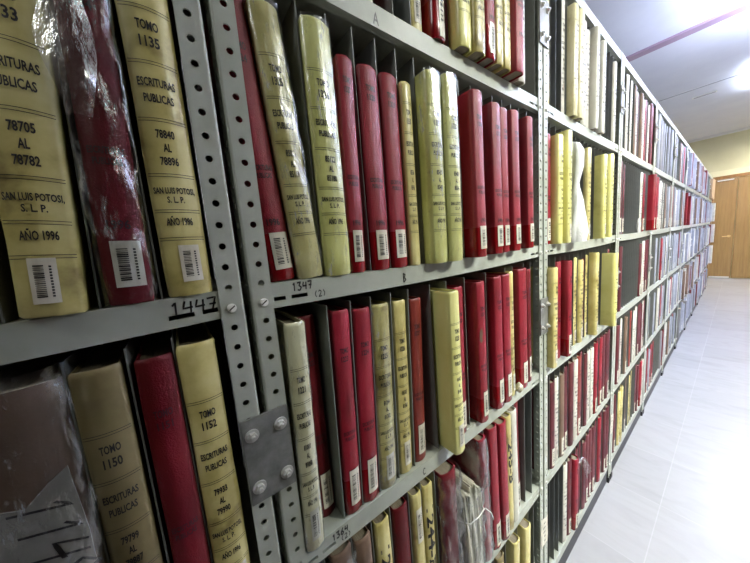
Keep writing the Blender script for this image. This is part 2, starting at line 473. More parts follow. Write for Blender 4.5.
CUSTOM_DIV = {}
RACKS = {}
def rack(k, label):
    t = thing('storage_rack', label, 'shelving rack', (k * W, 0, 0), 'steel racks along the aisle')
    for x, f in ((.0045, False), (W - .0045, True)):
        p = link('post', POST[f], t); p.location = (x, 0, 0)
        q = link('post', POST[f], t); q.location = (x, DEPTH + .004, 0); q.scale = (1, -1, 1)
        for r in ORDER[1:]:
            s = link('screw', SCREW, t); s.location = (x + (-.0145 if f else .0145), 0, round((SH[r] + .0135 - .0315) / .025) * .025 + .0315)
    link('back_shade_panel', BACK, t); link('kick_shade_strip', KICK_SHADE, t)
    sh = {}
    for r in ORDER:
        s = link('shelf', SHELF[r], t); sh[r] = s
        if r == 'T': continue
        xs = CUSTOM_DIV.get((k, r))
        if xs is None: xs = [(FIRST + PITCH * n, 0.) for n in range(1, 18)]
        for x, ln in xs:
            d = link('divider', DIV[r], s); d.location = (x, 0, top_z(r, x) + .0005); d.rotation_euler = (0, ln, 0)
    for z in (1.150, 2.010):
        g = link('gusset_plate', PLATE, t); g.location = (W, 0, z)
        for x in (-.0183, .0183):
            for dz in (-.0370, .0370):
                b = link('hex_bolt', HEX, g); b.location = (x, 0, dz)
    if k in (0, 1):
        b = MB(); r = random.Random(k); n = 7
        b.grid([[(W - .027 + .052 * j / 4 + r.uniform(-.002, .002), -.0012 - r.uniform(0, .0015), .29 + .12 * i / n - .02 * (j / 4) * (i == n)) for j in range(5)] for i in range(n + 1)], 'label', False)
        for q in range(5): b.box(W - .012 + r.uniform(-.008, .008), W + .004, -.0034, -.003, .31 + q * .018, .313 + q * .018, 'ink')
        b.build('torn_label', t)['label'] = 'torn white paper label low on the post'
    RACKS[k] = (t, sh)
    return t, sh

def D(*xs): return [(x, 0.) if not isinstance(x, tuple) else x for x in xs]
dn = lambda n: FIRST + PITCH * n
CUSTOM_DIV[(0, 'A')] = D(.112, .205, .292, .335, .442, .835)
CUSTOM_DIV[(0, 'B')] = D(.1117, *[dn(n) for n in range(3, 18)])

CUSTOM_DIV[(0, 'C')] = D((.1035, .020), (.1412, .034), (.1803, .038), (.2280, .032), (.2715, .033), .345, .3975, .463, .552, .6465, .686, .752, .795)
CUSTOM_DIV[(0, 'D')] = D(.060, .1115, .154, .198, .2465, .2825, .3265, (.533, -.038), (.579, -.029), (.6195, -.029), (.652, -.029), (.6925, -.028), .748, .795)
CUSTOM_DIV[(0, 'E')] = D(*[dn(n) for n in range(1, 7)], .345, .4135, .4835, .551, .618, .690, .765, .805)
CUSTOM_DIV[(-1, 'B')] = D(*[dn(n) for n in range(1, 13)], W - .2465, W - .1925, (W - .1325, .03), W - .0835)
CUSTOM_DIV[(-1, 'C')] = D(*[dn(n) for n in range(1, 13)], W - .1660, W - .1215, W - .0820)
CUSTOM_DIV[(1, 'B')] = D(*[dn(n) for n in range(1, 18) if n not in (4, 5)])
CUSTOM_DIV[(9, 'A')] = []
ROWWORD = {0: {'A': 'shelf A', 'B': 'shelf B', 'C': 'shelf C', 'D': 'shelf below C', 'E': 'lowest shelf'}}
ORD = ['leftmost', 'second', 'third', 'fourth', 'fifth', 'sixth', 'seventh', 'eighth', 'ninth', 'tenth', 'eleventh', 'twelfth', 'thirteenth', 'fourteenth', 'fifteenth', 'sixteenth', 'seventeenth', 'eighteenth', 'nineteenth', 'twentieth']
def ordinal(i): return ORD[i] if i == 0 else ORD[i] + ' from left'
BC = (-.55, .72, .015, .058)       # usual barcode label: spine fractions and heights

# =================================================================== bay at the far left (k = -1)
def bay_left():
    z = top_z('B', W - .1)
    zb = lambda x: top_z('B', x + W)
    put_book('cream volume lettered 1133, leftmost on the shelf marked 1447', -.1815, -.1400, zb(-.16), .345, 'cream', y=-.006, lean=.046,
             texts=std('1133', '78705', '78782', w=.041, dz=-.010), barcode=(-.45, .35, .012, .052), seed=11, wear=.0006)
    fl = put_book('red volume in crumpled clear plastic between two cream volumes on shelf 1447', -.1255, -.0895, zb(-.105), .345, 'dark_red', y=-.001, lean=.018, texts=redtext('1134', .035),
             barcode=(-.5, .75, .018, .064), seed=12, wrap=dict(amp=.006, seed=5, z0=0, off=.003, flare=.05))
    mb = MB(); rr = random.Random(4); rows = []
    for k in range(10):
        q = k / 9; z = .175 + .125 * q
        x0 = -.019 - .011 * math.sin(PI * min(1, q * 1.1)) + .002 * math.sin(9 * q)
        x1 = -.004 + .010 * math.sin(PI * q)
        rows.append([(x0 + (x1 - x0) * j / 5, -.013 - .007 * math.sin(PI * j / 5) * rr.uniform(.4, 1.1) - .004 * math.sin(7 * q), z) for j in range(6)])
    mb.grid(rows, 'film_white'); mb.build('plastic_flap', fl)
    put_book('cream volume lettered 1135 above the black marker number 1447', -.0775, -.0352, zb(-.06), .345, 'cream', y=-.003,
             texts=std('1135', '78840', '78896', w=.042), barcode=(-.25, .62, .016, .056), seed=13, wear=.0006)
    put_book('cream volume at left picture edge, beside the volume lettered 1133', -.2400, -.2010, zb(-.22), .345, 'olive', y=0, seed=14)
    # lower row
    zc = top_z('C', W - .1)
    h = .360
    t = thing('document_bundle', 'paper bundle in crumpled plastic with a card numbered 1149', 'bundle', (-.2010, .004, zc + .0005))
    mb = MB(); w = .062
    rows = []
    rr = random.Random(3)
    for k in range(13):
        zz = h * .985 * k / 12
        rows.append([(x * (1 + rr.uniform(-.02, .02)), y + rr.uniform(-.0015, .0015), zz) for x, y in [(-w / 2, .22), (-w / 2, .01), (-w * .3, .001), (0, -.001), (w * .3, .001), (w / 2, .01), (w / 2, .22)]])
    mb.grid(rows, 'brown'); mb.add(rows[-1], [tuple(range(7))], 'paper'); mb.add(rows[0], [tuple(range(7))], 'paper')
    mb.add([r[0] for r in rows] + [r[-1] for r in rows], [tuple(range(13)) + tuple(range(25, 12, -1))], 'paper')
    mb.build('paper_stack', t)
    cb = MB()
    outl = [(-.029, .0), (.029, .0), (.030, .20), (.026, .272), (.012, .262), (-.004, .246), (-.018, .252), (-.029, .225)]
    cb.add([(x, -.0035, zz) for x, zz in outl] + [(x, -.0022, zz) for x, zz in outl],
           [tuple(range(8)), tuple(range(15, 7, -1))] + [(i, i + 8, (i + 1) % 8 + 8, (i + 1) % 8) for i in range(8)], 'card')
    strokes(cb, '1149', lambda u, v: (-.016 + u * .003 + v * .038, -.0039, .258 - u * .025 - v * .010), .05, 'marker')
    cb.build('number_card', t)['label'] = 'grey card with handwritten number 1149'
    link('plastic_wrap', wrap_mesh(.066, .372, amp=.008, seed=9, off=.004, flare=.03), t)
    put_book('olive cream volume lettered 1150 beside the bundle numbered 1149', -.1640, -.1265, zc, .357, 'olive', y=0,
             texts=std('1150', '79799', '79887', w=.037), barcode=BC, seed=15)
    put_book('dark red volume between the volumes lettered 1150 and 1152', -.1165, -.0840, zc, .355, 'dark_red', y=0, texts=redtext('1151', .033), seed=16, barcode=BC)
    put_book('worn cream volume lettered 1152 beside the bolted plate', -.0800, -.0417, zc, .360, 'cream', y=0, texts=std('1152', '79933', '79990', w=.038), barcode=BC, seed=17, wear=.0007)
    mk = RACKS[-1][1]['B']
    mb = MB(); strokes(mb, '1447', lambda u, v: (W - .0800 + u * .0125, .0021, 1.3580 + v * .0150), .075, 'marker')
    strokes_under = [(W - .084, W - .060), (W - .0575, W - .031)]
    mb.build('handwritten_mark', mk)['label'] = 'black marker number 1447'

# =================================================================== near full bay (k = 0)
def bay_near():
    bay = 'near bay'
    def lab(look, i, row, n=None): return f'{look}, {ordinal(i)} on {ROWWORD[0][row]}, {bay}'
    # ---- shelf B : x0, x1, height, style, y, lean, look
    B = [
     (.0350, .0690, .352, 'red', .007, -.072, 'red leatherette volume leaning left', '1324'),
     (.0735, .1095, .352, 'cream', 0, -.075, 'worn cream volume in clear film', '1325'),
     (.1145, .1575, .358, 'lime', -.004, .0, 'cream volume in clear film', '1326'),
     (.1600, .1865, .327, 'red', -.001, .02, 'thin red volume with a lifted barcode label', '1327'),
     (.2050, .2405, .327, 'red', -.002, -.0, 'red volume with white barcode label', '1328'),
     (.2490, .2840, .328, 'red', -.002, 0, 'darker red volume with low barcode label', '1329'),
     (.2935, .3165, .326, 'cream', -.002, 0, 'thin cream volume', '1330'),
     (.3370, .3780, .349, 'lime', -.022, 0, 'thick pale yellow volume pulled forward', '1331'),
     (.3815, .4200, .352, 'lime', -.028, 0, 'pale yellow volume pulled forward', '1332'),
     (.4265, .4500, .345, 'dark_red', .006, 0, 'pushed back dark red volume', '1333'),
     (.4710, .5070, .346, 'red', -.030, -.015, 'dark red volume jutting out', '1334'),
     (.5600, .5990, .346, 'red', -.020, -.012, 'red volume with shiny pink spine', '1335'),
     (.6040, .6380, .346, 'red', -.016, -.012, 'slim red volume', '1336'),
     (.6490, .6870, .347, 'red', -.022, -.02, 'red volume with narrow label', '1337'),
     (.7375, .7720, .350, 'red', -.018, -.016, 'red volume nearest the right post', '1338'),
    ]
    for i, (x0, x1, h, st, y, ln, look, num) in enumerate(B):
        w = x1 - x0
        kw = dict(seed=100 + i)
        if st in ('red', 'dark_red'):
            kw['texts'] = redtext(num, w); kw['barcode'] = (-.6, .75, .018, .068)
        else:
            a = 85000 + i * 61
            kw['texts'] = std(num, str(a), str(a + 58), w=w)
        if i == 0: kw['barcode'] = (-.5, .85, .016, .066)
        if i == 1: kw['wrap'] = dict(amp=.003, seed=21, off=.0015)
        if i == 2: kw['wrap'] = dict(amp=.0012, seed=22, off=.001)
        if i == 7: kw['wrap'] = dict(amp=.001, seed=23, off=.001)
        if i == 8: kw['wrap'] = dict(amp=.0012, seed=24, off=.001)
        b = put_book(lab(look, i, 'B'), x0, x1, top_z('B', (x0 + x1) / 2), h, st, y=y, lean=ln, **kw)
    # ---- shelf C
    C = [
     (.0325, .0600, .357, 'ivory', -.006, .025, 'worn ivory volume lettered 1221', '1221'),
     (.0700, .0995, .355, 'dark_red', .030, .0, 'dark red volume pushed back', '1222'),
     (.1090, .1385, .358, 'red', .004, .028, 'red volume with white barcode label', '1223'),
     (.1440, .1765, .354, 'red', .003, .040, 'bright red volume with a scratch', '1224'),
     (.1840, .2210, .354, 'cream', .003, .035, 'yellowed cream volume with tape', '1225'),
     (.2350, .2660, .352, 'cream', .006, .030, 'slim cream volume', '1226'),
     (.2770, .3090, .348, 'rust', .008, .035, 'rust brown volume', '1227'),
     (.3560, .3880, .356, 'lime', -.035, .0, 'lime cream volume pulled far forward', '1228'),
     (.4090, .4400, .354, 'red', -.004, .012, 'red volume behind the lime cream one', '1229'),
     (.4860, .5190, .356, 'red', -.014, -.01, 'red volume with torn spine', '1230'),
     (.5230, .5460, .352, 'red', .012, 0, 'pushed back red volume with torn label', '1231'),
     (.5640, .6020, .357, 'red', -.012, -.01, 'red volume with white label', '1232'),
     (.6070, .6440, .357, 'red', -.012, -.01, 'red volume with tall label', '1233'),
     (.6490, .6700, .360, 'cream', -.006, -.01, 'very thin cream volume', '1234'),
     (.7000, .7480, .360, 'red', -.010, -.012, 'broad dark red volume', '1235'),
     (.7560, .7800, .352, 'dark_red', -.004, -.01, 'dark red volume nearest the right post', '1236'),
    ]
    for i, (x0, x1, h, st, y, ln, look, num) in enumerate(C):
        w = x1 - x0
        kw = dict(seed=200 + i)
        if st in ('red', 'dark_red', 'rust', 'maroon'):
            kw['texts'] = redtext(num, w)
            kw['barcode'] = (-.45, .8, .018, .082)
        else:
            a = 81000 + i * 61
            kw['texts'] = std(num, str(a), str(a + 58), w=w); kw['barcode'] = (-.4, .6, .018, .068)
        if i == 0: kw['wrap'] = dict(amp=.0015, seed=31, off=.001)
        if i == 4: kw['wrap'] = dict(amp=.0012, seed=32, off=.001, m='film')
        t = put_book(lab(look, i, 'C'), x0, x1, top_z('C', (x0 + x1) / 2), h, st, y=y, lean=ln, **kw)
        if i == 9:      # torn patch on the spine
            mb = MB(); pts = [(-.013, .215), (-.009, .209), (-.004, .214), (-.006, .222), (-.003, .232), (-.007, .246), (-.012, .238)]
            sp = Spine(w, w * .15)
            mb.add([(*sp.pt(px / (w / 2), .0009), pz) for px, pz in pts], [tuple(range(7))], 'brown'); mb.build('torn_patch', t)
    # crumpled slip lying in front of the broad red book
    crumple('crumpled_slip', 'crumpled cream paper slip before the broad red volume on shelf C', 'paper', (.688, -.006, top_z('C', .69)), .022, .030, 'label', 5)
    # ---- shelf D (tops seen below shelf C)
    zD = lambda x: top_z('D', x)
    def bl(x0, x1, h, st, look, i, **kw):
        return put_book(f'{look}, {ordinal(i)} on {ROWWORD[0]["D"]}, {bay}', x0, x1, zD((x0 + x1) / 2), h, st, seed=300 + i, **kw)
    bl(.0700, .1080, .372, 'brown', 'brown bundle in wrinkled clear plastic', 0, wrap=dict(amp=.006, seed=41, off=.003, flare=.04))
    bl(.1150, .1480, .365, 'brown', 'plain brown volume', 1, barcode=None)
    v = lambda s: [('text', s, .235, .018, .15, 1)]
    bl(.1600, .1920, .366, 'cream', 'cream volume hand lettered 12A4-E', 2, texts=v('12A4-E'), wear=.0006)
    bl(.2040, .2400, .364, 'dark_red', 'plain dark red volume', 3)
    bl(.2530, .2790, .363, 'cream', 'cream volume with ridged label', 4, barcode=(-.5, .7, .25, .33), wear=.001)
    bl(.2860, .3130, .363, 'cream', 'cream volume hand lettered 1244-F', 5, texts=v('1244-F') + [('text', 'POPO', .10, .018, .10, 1)])
    bl(.3400, .3900, .358, 'dark_red', 'dark red bundle wrapped in crumpled plastic', 6, y=-.006, wrap=dict(amp=.009, seed=42, off=.004, flare=.03))
    bundle_tied()
    bl(.4960, .5270, .372, 'red', 'red volume with milky plastic edge', 8, y=-.008, lean=-.05, wrap=dict(amp=.003, seed=43, off=.002, m='film_white'))
    bl(.5390, .5760, .376, 'red', 'red volume with low white label', 9, y=-.008, lean=-.028, barcode=(-.5, .8, .012, .085))
    bl(.5820, .6170, .372, 'red', 'slim red volume with tall label', 10, y=-.012, lean=-.03, barcode=(-.5, .8, .012, .085))
    bl(.6220, .6490, .372, 'cream', 'thin cream lettered volume', 11, y=-.008, lean=-.028, texts=v('1245-B'))
    bl(.6550, .6880, .372, 'pale', 'white backed volume', 12, y=-.006, lean=-.03)
    bl(.6960, .7340, .372, 'dark_red', 'dark red volume set back', 13, y=.012, lean=-.026, barcode=(-.5, .8, .02, .09))
    # ---- lowest shelf
    zE = lambda x: top_z('E', x)
    for i, (x0, st, look, y) in enumerate([(.36, 'brown', 'dark brown volume', 0), (.43, 'cream', 'cream volume with dusty top', -.006), (.50, 'brown', 'brown volume', .0), (.565, 'olive', 'dull olive volume', 0),
                                           (.635, 'cream', 'cream volume leaning right', -.01), (.705, 'cream', 'pale edged cream volume', -.012)]):
        put_book(f'{look}, {ordinal(i)} on {ROWWORD[0]["E"]}, {bay}', x0, x0 + .037, zE(x0), .362, st, y=y, lean=.02 if i > 3 else 0, seed=400 + i)
    # ---- shelf A (book bottoms seen from below)
    A = [(.2210, .2520, 'red', 'red volume with big white label', .008, 0, (-.8, .9, .0, .10)),
         (.3380, .3660, 'cream', 'slim cream volume', .006, 0, BC),
         (.3840, .4190, 'red', 'red volume with long white spine label', -.006, 0, (-.2, .95, .003, .20)),
         (.4480, .4880, 'lime', 'broad cream volume', -.020, 0, None),
         (.4920, .5300, 'cream', 'lettered cream volume', -.026, 0, None),
         (.5340, .5680, 'red', 'rosy red volume', -.026, 0, (-.5, .7, .01, .07)),
         (.5720, .6020, 'cream', 'slim pale volume', -.026, 0, None),
         (.6060, .6360, 'cream', 'pale volume with worn foot', -.026, 0, None),
         (.6420, .6820, 'red', 'thick maroon volume jutting over the edge', -.036, 0, None),
         (.6900, .7280, 'pale', 'white volume with pink board', -.018, 0, None)]
    for i, (x0, x1, st, look, y, ln, bcd) in enumerate(A):
        w = x1 - x0
        tx = std(str(1410 + i), str(91000 + 61 * i), str(91058 + 61 * i), w=w) if st in ('cream', 'lime', 'pale') else redtext(str(1410 + i), w)
        put_book(lab(look, i, 'A'), x0, x1, top_z('A', (x0 + x1) / 2), .35, st, y=y, lean=ln, seed=500 + i, texts=tx, barcode=bcd)
    # ---- marks on the shelf edges
    sh = RACKS[0][1]
    def mark(row, s, x, z, size, wd, lb):
        mb = MB(); strokes(mb, s, lambda u, v: (x + u * size * .72, .0021, z + v * size), wd, 'marker')
        mb.build('handwritten_mark', sh[row])['label'] = lb
    mark('B', '1347', .0580, 1.3640, .0115, .105, 'black marker number 1347')
    mark('B', '(2)', .0905, 1.3500, .0095, .09, 'black marker (2)')
    mark('C', '1364', .0740, .9460, .0115, .12, 'black marker number 1364')
    mark('C', '(2)', .0900, .9345, .0095, .10, 'black marker (2)')
    mark('A', 'A', .2410, 1.7715, .0180, .085, 'black letter A')
    mark('B', 'B', .2660, 1.3465, .0170, .075, 'black letter B')
    mark('C', 'C', .2860, .9335, .0150, .085, 'black letter C')

def crumple(name, label, cat, loc, rx, h, m, seed, ry=None):
    rnd = random.Random(seed); mb = MB(); rows = []
    for k in range(7):
        t = k / 6; r = math.sin(PI * (.12 + .8 * t))
        rows.append([(math.cos(2 * PI * j / 12) * rx / 2 * r * rnd.uniform(.7, 1.1), math.sin(2 * PI * j / 12) * (ry or rx) / 2 * r * rnd.uniform(.7, 1.1), h * t + rnd.uniform(-.06, .06) * h * (0 < k < 6)) for j in range(12)])
    mb.grid(rows, m, False, True); mb.add(rows[0], [tuple(range(12))], m); mb.add(rows[-1], [tuple(range(12))], m)
    o = mb.build(name); o.location = loc; return tag(o, label, cat)

def bundle_tied():
    """loose sheaf of papers, edges outwards, bulging top in clear plastic"""
    x0, x1, h = .4020, .4720, .285; w = x1 - x0
    t = thing('document_bundle', 'loose sheaf of cream papers in crumpled plastic, tied with string, under mark C', 'bundle', ((x0 + x1) / 2, 0, top_z('D', .437) + .0004))
    rnd = random.Random(77)
    for part, (a, b), hh, m in (('paper_sheaf', (-w / 2, -w / 6), h * .94, 'label'), ('paper_sheaf', (-w / 6, w / 6), h, 'label'), ('paper_sheaf', (w / 6, w / 2), h * .9, 'label')):
        mb = MB(); n = 9
        for k in range(n):
            u0 = a + (b - a) * k / n; u1 = a + (b - a) * (k + .8) / n
            yy = rnd.uniform(-.014, -.004); top = hh * rnd.uniform(.97, 1.0)
            rows = []
            for j in range(9):
                q = j / 8; bow = .004 * math.sin(q * 7 + k * .6) - .006 * math.sin(q * PI)
                rows.append([(u0 + bow * .4, .20, top * q), (u0 + bow * .4, yy + bow, top * q), (u1 + bow * .4, yy + bow, top * q), (u1 + bow * .4, .20, top * q)])
            mb.grid(rows, m, False, True); mb.add(rows[-1], [(0, 1, 2, 3)], m); mb.add(rows[0], [(0, 1, 2, 3)], m)
        mb.build(part, t)
    link('plastic_wrap', wrap_mesh(w + .004, h + .018, amp=.008, seed=51, off=.007, flare=.08, m='film'), t)
    mb = MB(); r = w / 2 + .007
    mb.tube([(-r, .10, .20), (-r, .0, .203), (-r * .7, -.022, .205), (0, -.026, .206), (r * .7, -.022, .204), (r, .0, .202), (r, .10, .20)], .0014, 'string')
    mb.tube([(r * .8, -.022, .203), (r * .95, -.034, .196), (r * 1.0, -.038, .184), (r * 1.08, -.036, .174)], .0013, 'string')
    mb.build('string', t)

# =================================================================== bays 1 and 2: one book of each kind, then copies
PROTO = {}
LOOK = {'maroon': 'maroon', 'ivory': 'ivory', 'far_pale': 'grey white', 'red': 'red', 'dark_red': 'dark red', 'cream': 'cream', 'lime': 'yellow', 'pale': 'white', 'brown': 'brown', 'rust': 'rust red', 'grey_cloth': 'grey', 'olive': 'olive'}
LIVE = set()
def far_book(k, row, n, st, label, w=.037, y=-.012, h=.352, bcd=True, lean=0., group=None):
    key = (st, w, round(h, 3), bcd)
    x = k * W + FIRST + PITCH * n + PITCH / 2; z = top_z(row, x - k * W) + .0004
    if key not in PROTO:
        tx = std('1400', '90000', '90058', w=w) if st in ('cream', 'lime', 'pale', 'olive', 'ivory') else redtext('1400', w) if st in ('red', 'dark_red', 'rust', 'maroon') else ()
        t = thing('bound_volume', label, 'book', (0, 0, 0))
        bc = ((-.6, .8, .012, .082) if st in ('red', 'dark_red', 'rust', 'maroon', 'brown') else (-.4, .6, .018, .062)) if bcd else None
        for nm, me in book_meshes(w, h, st, depth=.24, texts=tx, barcode=bc, seed=len(PROTO) + 900, fine=False): link(nm, me, t)
        PROTO[key] = t
    else:
        t = copy_tree(PROTO[key])
    t.location = (x, y + w * .15, z + abs(math.sin(lean)) * w / 2); t.rotation_euler = (0, lean, 0)
    t['label'] = label
    if group: t['group'] = group
    return t
SHELFWORD = {'A': 'top row', 'B': 'second row', 'C': 'third row', 'D': 'fourth row', 'E': 'bottom row'}
R, K, Cc, L, P, Br, G, U = 'red', 'dark_red', 'cream', 'lime', 'pale', 'brown', 'grey_cloth', 'rust'
Ma = 'maroon'
SEQ = {
 (1, 'A'): {0: Cc, 3: P, 4: ('ivory', -.016), 5: ('ivory', -.020), 7: P, 8: P, 9: (P, -.018), 11: (P, -.016), 12: P, 16: P},
 (1, 'B'): {0: R, 1: (L, -.02), 2: (L, -.03), 6: R, 8: (Cc, -.01), 11: (L, -.028), 13: (L, -.03), 15: R, 16: K},
 (1, 'C'): {0: (Cc, -.022), 2: R, 3: (R, -.02), 6: Cc, 7: Cc, 8: R, 9: Cc, 10: (Cc, -.02), 14: (L, -.046), 16: K},
 (1, 'D'): {0: Ma, 1: Ma, 2: P, 3: Br, 4: Ma, 5: Ma, 6: P, 7: U, 8: Ma, 9: Ma, 10: P, 11: P, 12: R, 13: Ma, 14: R, 15: Ma, 16: Ma, 17: Ma},
 (1, 'E'): {4: P, 5: Ma, 6: (R, -.01), 7: Ma, 8: Ma, 9: Ma, 10: Ma, 11: Ma, 12: Ma, 13: Ma, 14: R, 15: Ma, 16: Ma, 17: Ma},
 (2, 'A'): {0: P, 2: P, 4: P, 6: Br, 7: P, 8: Ma, 9: Br, 10: P, 11: P, 12: R, 13: Ma, 14: P, 15: Ma, 16: Ma, 17: R},
 (2, 'B'): {0: Ma, 1: Ma, 2: Ma, 11: P, 13: R, 14: Ma, 16: (R, -.03), 17: (R, -.035)},
 (2, 'C'): {0: Ma, 1: Ma, 12: Ma, 13: P, 14: P, 15: R, 16: Ma, 17: Ma},
 (2, 'D'): {0: Br, 1: Ma, 3: P, 5: Br, 6: Ma, 8: U, 10: P, 11: P, 13: Ma, 14: Ma, 15: Ma, 16: P, 17: Ma},
 (2, 'E'): {0: Ma, 1: Ma, 3: Cc, 4: Cc, 7: Br, 9: Cc, 10: Cc, 13: Ma, 14: Ma, 16: R, 17: P},
}
_r = random.Random(31)
for _k in (3, 4):
    for _row in 'ABCDE':
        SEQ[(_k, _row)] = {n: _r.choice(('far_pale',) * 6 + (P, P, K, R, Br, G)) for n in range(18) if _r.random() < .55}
FB = {}
BAYWORD = {1: 'second full bay', 2: 'third full bay', 3: 'fourth full bay', 4: 'fifth full bay'}
def bays_mid():
    rnd = random.Random(5)
    for (k, row), d in SEQ.items():
        order = sorted(d)
        for i, n in enumerate(order):
            v = d[n]; st, y = v if isinstance(v, tuple) else (v, .003 + rnd.uniform(-.006, .006))
            lean = 0
            h = rnd.choice((.340, .352, .358))
            w = rnd.choice((.034, .037, .040))
            size = {.340: 'short', .352: 'bound', .358: 'tall'}[h]
            lb = f'{LOOK[st]} {size} volume, {ordinal(i)} in {SHELFWORD[row]}, {BAYWORD[k]}'
            FB[(k, row, n)] = far_book(k, row, n, st, lb, w, y, h, bcd=rnd.random() < .8 and row != 'A')
    # white plastic bag hanging twisted between books on the second row
    mb = MB(); r2 = random.Random(8); rows = []
    prof = [(0, .040, .03), (.03, .046, .036), (.08, .038, .03), (.14, .024, .022), (.19, .010, .012), (.205, .009, .010), (.225, .014, .014), (.26, .024, .02), (.31, .034, .022), (.338, .036, .010)]
    for z, a, b in prof:
        rows.append([(math.cos(2 * PI * j / 20) * a * (1 + .22 * math.sin(5 * j + z * 40)) * r2.uniform(.9, 1.08), math.sin(2 * PI * j / 20) * b * (1 + .2 * math.sin(3 * j)) * r2.uniform(.9, 1.08), z) for j in range(20)])
    mb.grid(rows, 'bag', True, True); mb.add(rows[0], [tuple(range(20))], 'bag'); mb.add(rows[-1], [tuple(range(20))], 'bag')
    o = mb.build('plastic_bag'); o.location = (W + .232, -.012, top_z('B', .23) + .001)
    tag(o, 'white plastic bag twisted in the middle beside yellow volumes', 'plastic bag')
    # loose film hanging over the red book of the lowest row
    mb = MB(); rows = []
    for i in range(9):
        t = i / 8
        rows.append([(W + .315 + .030 * math.cos(a) * (1 - .2 * t), -.018 - .028 * t * (1 + .2 * math.sin(5 * a)), .455 - .050 * t * t + .012 * math.sin(a)) for a in [PI * j / 8 for j in range(9)]])
    t = FB[(1, 'E', 6)]; o = Vector(t.location)
    mb.grid([[Vector(p) - o for p in r] for r in rows], 'film_white'); mb.build('plastic_wrap', t)['label'] = 'torn clear plastic hanging off the top'
    crumple('folded_paper', 'white folded paper standing in the gap of the second row', 'paper', (2 * W + .446, -.002, top_z('B', .446) + .001), .03, .085, 'paper_white', 9, .02)

# =================================================================== far bays: one mass of volumes
def bays_far():
    rnd = random.Random(21); mb = MB()
    for k in range(5, 10):
        for row in 'ABCDE':
            for n in range(18):
                if rnd.random() < (.5 if k < 6 else .4): continue
                if k == 9 and n == 17: continue
                q = rnd.random()
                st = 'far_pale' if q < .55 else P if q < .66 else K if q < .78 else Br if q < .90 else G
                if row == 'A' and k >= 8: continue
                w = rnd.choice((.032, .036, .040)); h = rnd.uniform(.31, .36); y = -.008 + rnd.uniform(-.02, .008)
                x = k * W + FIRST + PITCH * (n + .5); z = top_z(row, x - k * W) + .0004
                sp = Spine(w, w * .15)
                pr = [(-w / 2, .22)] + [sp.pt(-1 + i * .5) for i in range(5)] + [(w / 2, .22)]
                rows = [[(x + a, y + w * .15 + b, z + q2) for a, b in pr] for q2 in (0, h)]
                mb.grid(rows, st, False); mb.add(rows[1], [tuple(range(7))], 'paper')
                if rnd.random() < .5:
                    mb.grid([[(x + sp.pt(u, .001)[0], y + w * .15 + sp.pt(u, .001)[1], z + q2) for u in (-.5, 0, .5)] for q2 in (.015, .075)], 'label', False)
    o = mb.build('bound_volumes'); o['kind'] = 'stuff'
    tag(o, 'pale and red volumes filling the far racks toward the wooden door', 'books')
    # cartons on the top row near the door
    for i, (x0, x1, h) in enumerate([(7.90, 8.18, .33), (8.24, 8.62, .36)]):
        t = thing('cardboard_box', ['brown carton on the top row, farther left of two', 'brown carton at the very end of the top row'][i], 'box', ((x0 + x1) / 2, 0, top_z('A', x0 - 9 * W if x0 > 9 * W else x0 - 8 * W) + .004))
        b = MB(); b.box(-(x1 - x0) / 2, (x1 - x0) / 2, -.03, .26, 0, h, 'carton'); b.build('carton_body', t)
        b = MB(); b.box(-(x1 - x0) / 2, (x1 - x0) / 2, -.031, .261, h, h + .004, 'carton'); b.build('lid', t)
    for i, (row, dy) in enumerate((('B', -.055), ('C', -.065), ('D', -.06))):
        far_book(9, row, 17, P, f'white binder jutting out at the rack end beside the door, {["upper", "middle", "lower"][i]} of three', .040, dy, .358, False)
    o = MB(); o.box(-.05, .05, 0, .12, 0, .055, 'grey_cloth'); o.box(-.046, .046, .004, .116, .055, .058, 'rubber')
    o = o.build('small_box'); o.location = (2.42, .03, SH['T'] + LIP + .001)
    tag(o, 'small dark box lying on top of the third full bay', 'box')

# =================================================================== room
XE, H, YR, YL, XB = 10.5, 3.37, -3.1, 1.9, -2.2
def tile_mat():
    m, nt, b = new_mat('floor_tiles')
    tc = nt.nodes.new('ShaderNodeTexCoord'); mp = nt.nodes.new('ShaderNodeMapping')
    mp.inputs['Location'].default_value = (.342, .2, 0)
    nt.links.new(tc.outputs['Object'], mp.inputs[0])
    br = nt.nodes.new('ShaderNodeTexBrick'); br.offset = 0; br.inputs['Scale'].default_value = 1
    br.inputs['Brick Width'].default_value = .415; br.inputs['Row Height'].default_value = .415
    br.inputs['Mortar Size'].default_value = .0022; br.inputs['Mortar Smooth'].default_value = .3
    br.inputs['Color1'].default_value = (.29, .287, .295, 1); br.inputs['Color2'].default_value = (.315, .312, .32, 1)
    br.inputs['Mortar'].default_value = (.345, .34, .35, 1)
    nt.links.new(mp.outputs[0], br.inputs['Vector'])
    n = nt.nodes.new('ShaderNodeTexNoise'); n.inputs['Scale'].default_value = 5; n.inputs['Detail'].default_value = 8; n.inputs['Distortion'].default_value = 1.2
    mp2 = nt.nodes.new('ShaderNodeMapping'); mp2.inputs['Scale'].default_value = (2.2, .8, 1); nt.links.new(tc.outputs['Object'], mp2.inputs[0]); nt.links.new(mp2.outputs[0], n.inputs['Vector'])
    r = ramp(nt, n.outputs['Fac'], [(.3, (.88, .875, .87)), (.55, (1, 1, 1)), (.8, (.93, .925, .92))])
    mx = nt.nodes.new('ShaderNodeMix'); mx.data_type = 'RGBA'; mx.blend_type = 'MULTIPLY'; mx.inputs[0].default_value = .8
    nt.links.new(br.outputs['Color'], mx.inputs[6]); nt.links.new(r.outputs[0], mx.inputs[7]); nt.links.new(mx.outputs[2], b.inputs['Base Color'])
    b.inputs['Roughness'].default_value = .26; b.inputs['Specular IOR Level'].default_value = .3
    return m
M['floor'] = tile_mat()
